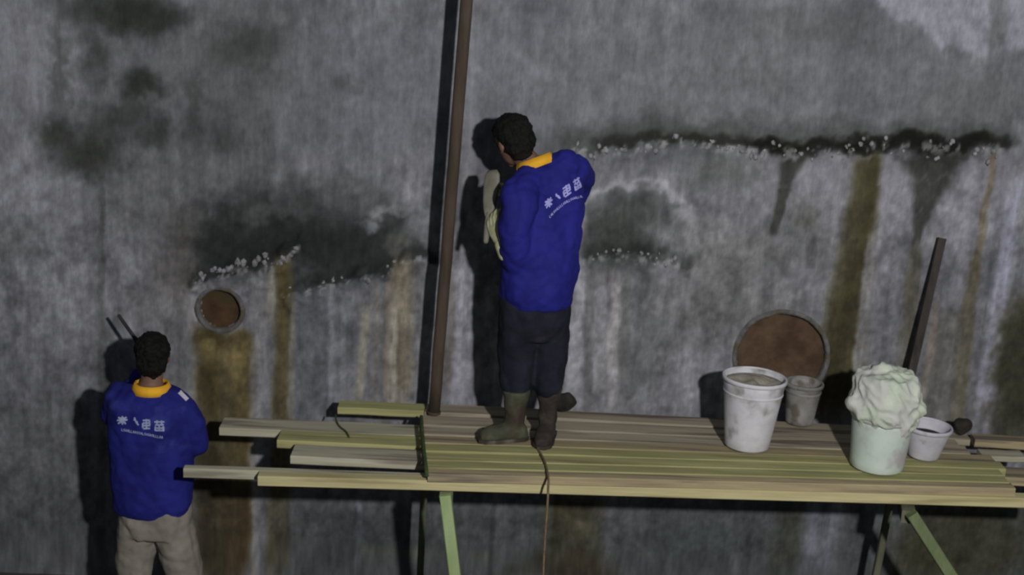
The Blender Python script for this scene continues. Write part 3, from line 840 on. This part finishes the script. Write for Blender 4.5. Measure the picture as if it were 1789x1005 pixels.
body.chain([hl, kneeL, ankL], [.085, .055, .042]); body.chain([hr, kneeR, ankR], [.085, .055, .042])
for a_, tdir in ((ankL, V((-.80, -.30, 0))), (ankR, V((-.25, -.75, 0)))):
    body.cap(V((a_.x, a_.y, zf + .05)), V((a_.x, a_.y, zf + .05)) + tdir.normalized() * .11, .028, .020); body.cap(a_, V((a_.x, a_.y, zf + .05)), .042, .038)
hand_shapes(body, wrL, V((-.42, .25, .88)), V((-.65, -.75, .0)), 1, .42, .0075, .92)
hand_shapes(body, wrR, V((-.85, -.1, .45)), V((.3, .75, .5)), -1, .6, .0075, .92)
v, f = body.fused(.0075, 3)
bo = mesh_obj('body', v, f, M['skin'], A)
for q in (-1, 1): S().ell(g(.083, q * .03, .004), V((.010, 0, 0)), V((0, .010, 0)), V((0, 0, .010)), 10, 6).build('eye', M['eye'], bo)
hair(hc, hF, hU, 1.05, A, 1.0)
# jacket
j = S()
fa = facing; la = leftv
tw = V((-.86, -.36, -.22)).normalized() * 1.0
secs = [(P(938, 532, .62), la * .172, fa * .135), (P(937, 515, .62), la * .190, fa * .150), (P(942, 470, .61), la * .198, fa * .155), (P(947, 420, .60), la * .198, fa * .158),
        (P(952, 375, .58), (la + V((0, 0, -.15))).normalized() * .200, fa * .150), (P(955, 335, .56), (la + V((0, 0, -.34))).normalized() * .200, fa * .135),
        (P(950, 305, .55), (la + V((0, 0, -.46))).normalized() * .165, fa * .110), (P(938, 290, .55), (la + V((0, 0, -.50))).normalized() * .085, fa * .085)]
j.loft(secs, 32, 2.3)
j.chain([shL + V((.02, 0, -.005)), P(897, 400, .76), elL, P(890, 436, .72), wrL + (elL - wrL).normalized() * .02], [.082, .080, .074, .062, .046])
j.chain([P(985, 300, .52), shR, P(1016, 310, .36), elR, wrR + (elR - wrR).normalized() * .05], [.085, .084, .076, .066, .048])
j.cap(P(915, 332, .62), P(985, 290, .54), .088, .085); j.cap(P(938, 304, .57), P(902, 345, .72), .086, .086); j.cap(P(900, 345, .60), P(925, 320, .52), .08, .08)
v, f = j.fused(.009, 4, cloth_fold(.017, (7, 7, 5), 2.0))
jk = mesh_obj('jacket', v, f, M['jacket'], A)
tc_up = (hU * .5 + V((-.35, .1, .75))).normalized()
cu = (la + V((0, 0, -.42))).normalized(); cu = (cu - tc_up * cu.dot(tc_up)).normalized(); cv = tc_up.cross(cu)
band(P(938, 292, .55), cu * .098, cv * .088, .048, .012, tc_up, M['collar'], 'collar', A)
# trousers
t = S()
t.loft([(P(936, 500, .62), la * .160, fa * .122), (P(935, 540, .62), la * .174, fa * .130), (P(934, 565, .62), la * .168, fa * .120), (P(934, 590, .62), la * .10, fa * .09)], 24, 2.3)
t.chain([hl + V((0, 0, -.03)), kneeL, P(901, 670, .64)], [.108, .096, .082]); t.chain([hr + V((0, 0, -.03)), kneeR, P(957, 672, .60)], [.108, .094, .080])
v, f = t.fused(.009, 12, cloth_fold(.010, (9, 9, 6), 5.0))
mesh_obj('trousers', v, f, M['navy'], A)


def boot(ank, tdir, mat, name):
    tdir = V(tdir).normalized(); sd = V((-tdir.y, tdir.x, 0)); base = V((ank.x, ank.y, zf)); s = S()
    s.loft([(base + V((0, 0, .012)), tdir * .055, sd * .046), (base + V((0, 0, .08)), tdir * .052, sd * .046), (base + V((0, 0, .16)), tdir * .055, sd * .052), (base + V((0, 0, .27)), tdir * .074, sd * .070)], 20)
    s.loft([(base + tdir * x + V((0, 0, z)), sd * w, V((0, 0, h))) for x, z, w, h in ((-.065, .04, .028, .036), (-.04, .046, .042, .044), (.03, .05, .045, .048), (.10, .042, .050, .040), (.155, .034, .045, .032), (.185, .028, .026, .022))], 18, 2.6)
    v, f = s.fused(.008, 3, lambda p, n: mnoise.noise(p * 16) * .009)
    v = [V((p.x, p.y, max(p.z, zf + .001))) for p in v]
    b_ = mesh_obj(name, v, f, mat, A)
    so = S(); out = [(-.072, .026), (-.045, .045), (.03, .047), (.10, .053), (.16, .046), (.192, .02)]
    ring = [(x, w) for x, w in out] + [(x, -w) for x, w in reversed(out)]
    so.rings([[base + tdir * x + sd * w + V((0, 0, h)) for x, w in ring] for h in (0, .018)]).build('sole', M['boot_brown'], b_, smooth=False)


boot(ankL, (-.92, -.28, 0), M['boot_green'], 'boot'); boot(ankR, (-.15, -.85, 0), M['boot_brown'], 'boot')
for w_, D_, Nb_, sd_, cu_ in ((wrL, V((-.42, .25, .88)), V((-.65, -.75, .0)), 1, .42), (wrR, V((-.85, -.1, .45)), V((.3, .75, .5)), -1, .6)):
    s = S(); hand_shapes(s, w_, D_, Nb_, sd_, cu_, 0.0115, 1.08); s.cap(w_ - V(D_).normalized() * .05, w_, .036, .034)
    v, f = s.fused(.0048, 2); mesh_obj('glove', v, f, M['glove'], A)
bv = bvh_of(jk)
sizes = [(0, 0, 16, 15), (21, 1, 11, 12), (38, -1, 17, 17), (60, -1, 15, 17)]
strokes = chest_print(sizes, lambda x: 22 + 0.10 * (x - 35) ** 2 * .06, (4, 72), 4)
print_marks(bv, (950, 352), (.83, -.56), (.22, .98), strokes, 2.9, M['print'], 'back_print', jk)
tag(A, 'person in clean blue jacket and navy trousers standing on the plank deck', 'person')
# the tool in his gloved hands
ta, tb = P(850, 410, .66), P(861, 298, .48)
tl = S(); dd_ = (tb - ta).normalized(); sx = V((.86, -.5, 0)); sx = (sx - dd_ * sx.dot(dd_)).normalized(); ny = dd_.cross(sx)
tool = empty('scraper', ta)
tl.loft([(ta.lerp(tb, k), sx * w, ny * h) for k, w, h in ((.28, .016, .012), (.40, .030, .012), (.55, .038, .012), (.80, .044, .011), (.93, .040, .010), (1.0, .026, .008))], 16, 3.2)
tl.build('blade', M['tool_pale'], tool)
S().chain([ta.lerp(tb, -.1), ta.lerp(tb, .12), ta.lerp(tb, .32)], [.013, .016, .014]).build('handle', M['tool_pale'], tool)
tag(tool, 'pale flat scraper held upright by the man on the deck', 'tool')

# ---- the man on the ground
DB = .74
rootB = empty('person', V((P(270, 900, DB).x, -DB, 0))); B = rootB
fB = V((.06, 1, 0)).normalized(); lB = V((-fB.y, fB.x, 0))
hcB = P(267, 622, DB - .03); hFB = V((-.10, .97, .06)).normalized(); hUB = V((0, -.05, 1)); hUB = (hUB - hFB * hUB.dot(hFB)).normalized()
nk0, nk1 = P(264, 682, DB), P(266, 655, DB - .01)
sLB, sRB = P(208, 694, DB - .02), P(322, 706, DB)
eLB, wLB = P(205, 722, .50), P(246, 650, .40)
eRB, wRB = P(343, 772, DB + .0), P(318, 790, .58)
hipB = P(272, 905, DB); kL, kR = P(234, 1015, DB - .03), P(325, 1015, DB - .01)
aL = V((P(236, 1100, DB).x, -DB + .02, .09)); aR = V((P(322, 1100, DB).x, -DB, .09))
body = S()
g = head_shapes(body, hcB, hFB, hUB, .94)
body.cap(nk0, nk1, .058, .054); body.cap(nk1, hcB, .054, .056)
body.chain([hipB, P(264, 780, DB), nk0], [.12, .12, .07])
body.chain([nk0, sLB, eLB, wLB], [.055, .042, .038, .03]); body.chain([nk0, sRB, eRB, wRB], [.055, .042, .038, .03])
hlB, hrB = hipB + lB * .09, hipB - lB * .09
body.chain([hlB, kL, aL], [.085, .055, .042]); body.chain([hrB, kR, aR], [.085, .055, .042])
for a_ in (aL, aR): body.cap(V((a_.x, a_.y, .05)), V((a_.x, a_.y + .13, .045)), .036, .028); body.cap(a_, V((a_.x, a_.y, .05)), .042, .038)
hand_shapes(body, wLB, V((.05, .35, .93)), V((-.3, -.9, .3)), 1, .85, .0085, .95)
hand_shapes(body, wRB, V((-.2, .9, .3)), V((0, -.2, 1)), -1, .35, .0085, .95)
v, f = body.fused(.0075, 3)
bo = mesh_obj('body', v, f, M['skin'], B)
for q in (-1, 1): S().ell(g(.083, q * .03, .004), V((.010, 0, 0)), V((0, .010, 0)), V((0, 0, .010)), 10, 6).build('eye', M['eye'], bo)
hair(hcB, hFB, hUB, .97, B, 9.0)
j = S(); z1 = V((0, 0, 1))
secs = [(P(268, 893, DB), lB * .182, fB * .125), (P(268, 875, DB), lB * .200, fB * .145), (P(266, 830, DB), lB * .208, fB * .150), (P(264, 780, DB), lB * .212, fB * .150), (P(262, 735, DB), lB * .214, fB * .140),
        (P(262, 700, DB), (lB + V((0, 0, .05))).normalized() * .205, fB * .115), (P(264, 682, DB), lB * .135, fB * .090), (P(265, 674, DB), lB * .085, fB * .08)]
j.loft(secs, 32, 2.5)
j.chain([sLB, P(200, 722, .70), eLB, wLB.lerp(eLB, .15)], [.072, .070, .066, .046])
j.chain([sRB + V((-.02, 0, 0)), P(336, 740, DB + .02), eRB, wRB.lerp(eRB, .12)], [.070, .070, .068, .046])
j.cap(P(225, 696, DB), P(302, 698, DB), .072, .072)
v, f = j.fused(.009, 4, cloth_fold(.015, (7, 7, 5), 11.0))
jk = mesh_obj('jacket', v, f, M['jacket_dusty'], B)
band(P(265, 683, DB), lB * .094, fB * .088, .046, .012, (hUB + V((.04, .0, 0))).normalized(), M['collar'], 'collar', B)
t = S()
t.loft([(P(270, 868, DB), lB * .175, fB * .125), (P(272, 905, DB), lB * .190, fB * .138), (P(274, 930, DB), lB * .180, fB * .125)], 24, 2.3)
t.chain([hlB + V((0, 0, -.04)), kL, aL + V((0, 0, .02))], [.108, .090, .082]); t.chain([hrB + V((0, 0, -.04)), kR, aR + V((0, 0, .02))], [.108, .092, .082])
v, f = t.fused(.009, 4, cloth_fold(.012, (8, 8, 7), 15.0))
mesh_obj('trousers', v, f, M['khaki'], B)
A_save, zf_save = A, zf
A, zf = B, .001
boot(aL, (0, 1, 0), M['boot_brown'], 'boot'); boot(aR, (.1, 1, 0), M['boot_brown'], 'boot')
bv = bvh_of(jk)
sizes = [(0, 0, 18, 15), (26, 2, 12, 14), (43, 5, 16, 17), (64, 7, 19, 17)]
strokes = chest_print(sizes, lambda x: 20 + .17 * x, (8, 78), 4.4)
print_marks(bv, (205, 727), (1, .02), (0, 1), strokes, 2.9, M['print2'], 'back_print', jk)
print_marks(bv, (310, 682), (1, 0), (0, 1), [[(3, 3), (17, 17), 7]], 7, M['plastic_lav'], 'dust_smear', jk)
tag(B, 'person in dusty blue jacket and grey trousers, standing on the ground below the planks', 'person')
# tool in his raised hand
ha = wLB + V((.05, .35, .93)).normalized() * .085 + V((.01, .03, 0))
tip = P(208, 552, .30)
tool = empty('hand_tool', ha)
dt = (tip - ha).normalized()
S().chain([ha - dt * .07, ha + dt * .10], [.014, .013]).build('handle', M['tool_dark'], tool)
S().chain([ha + dt * .09, tip], [.010, .009]).build('shaft', M['tool_dark'], tool)
tag(tool, 'thin dark hand tool held up past the head of the man on the ground', 'tool')
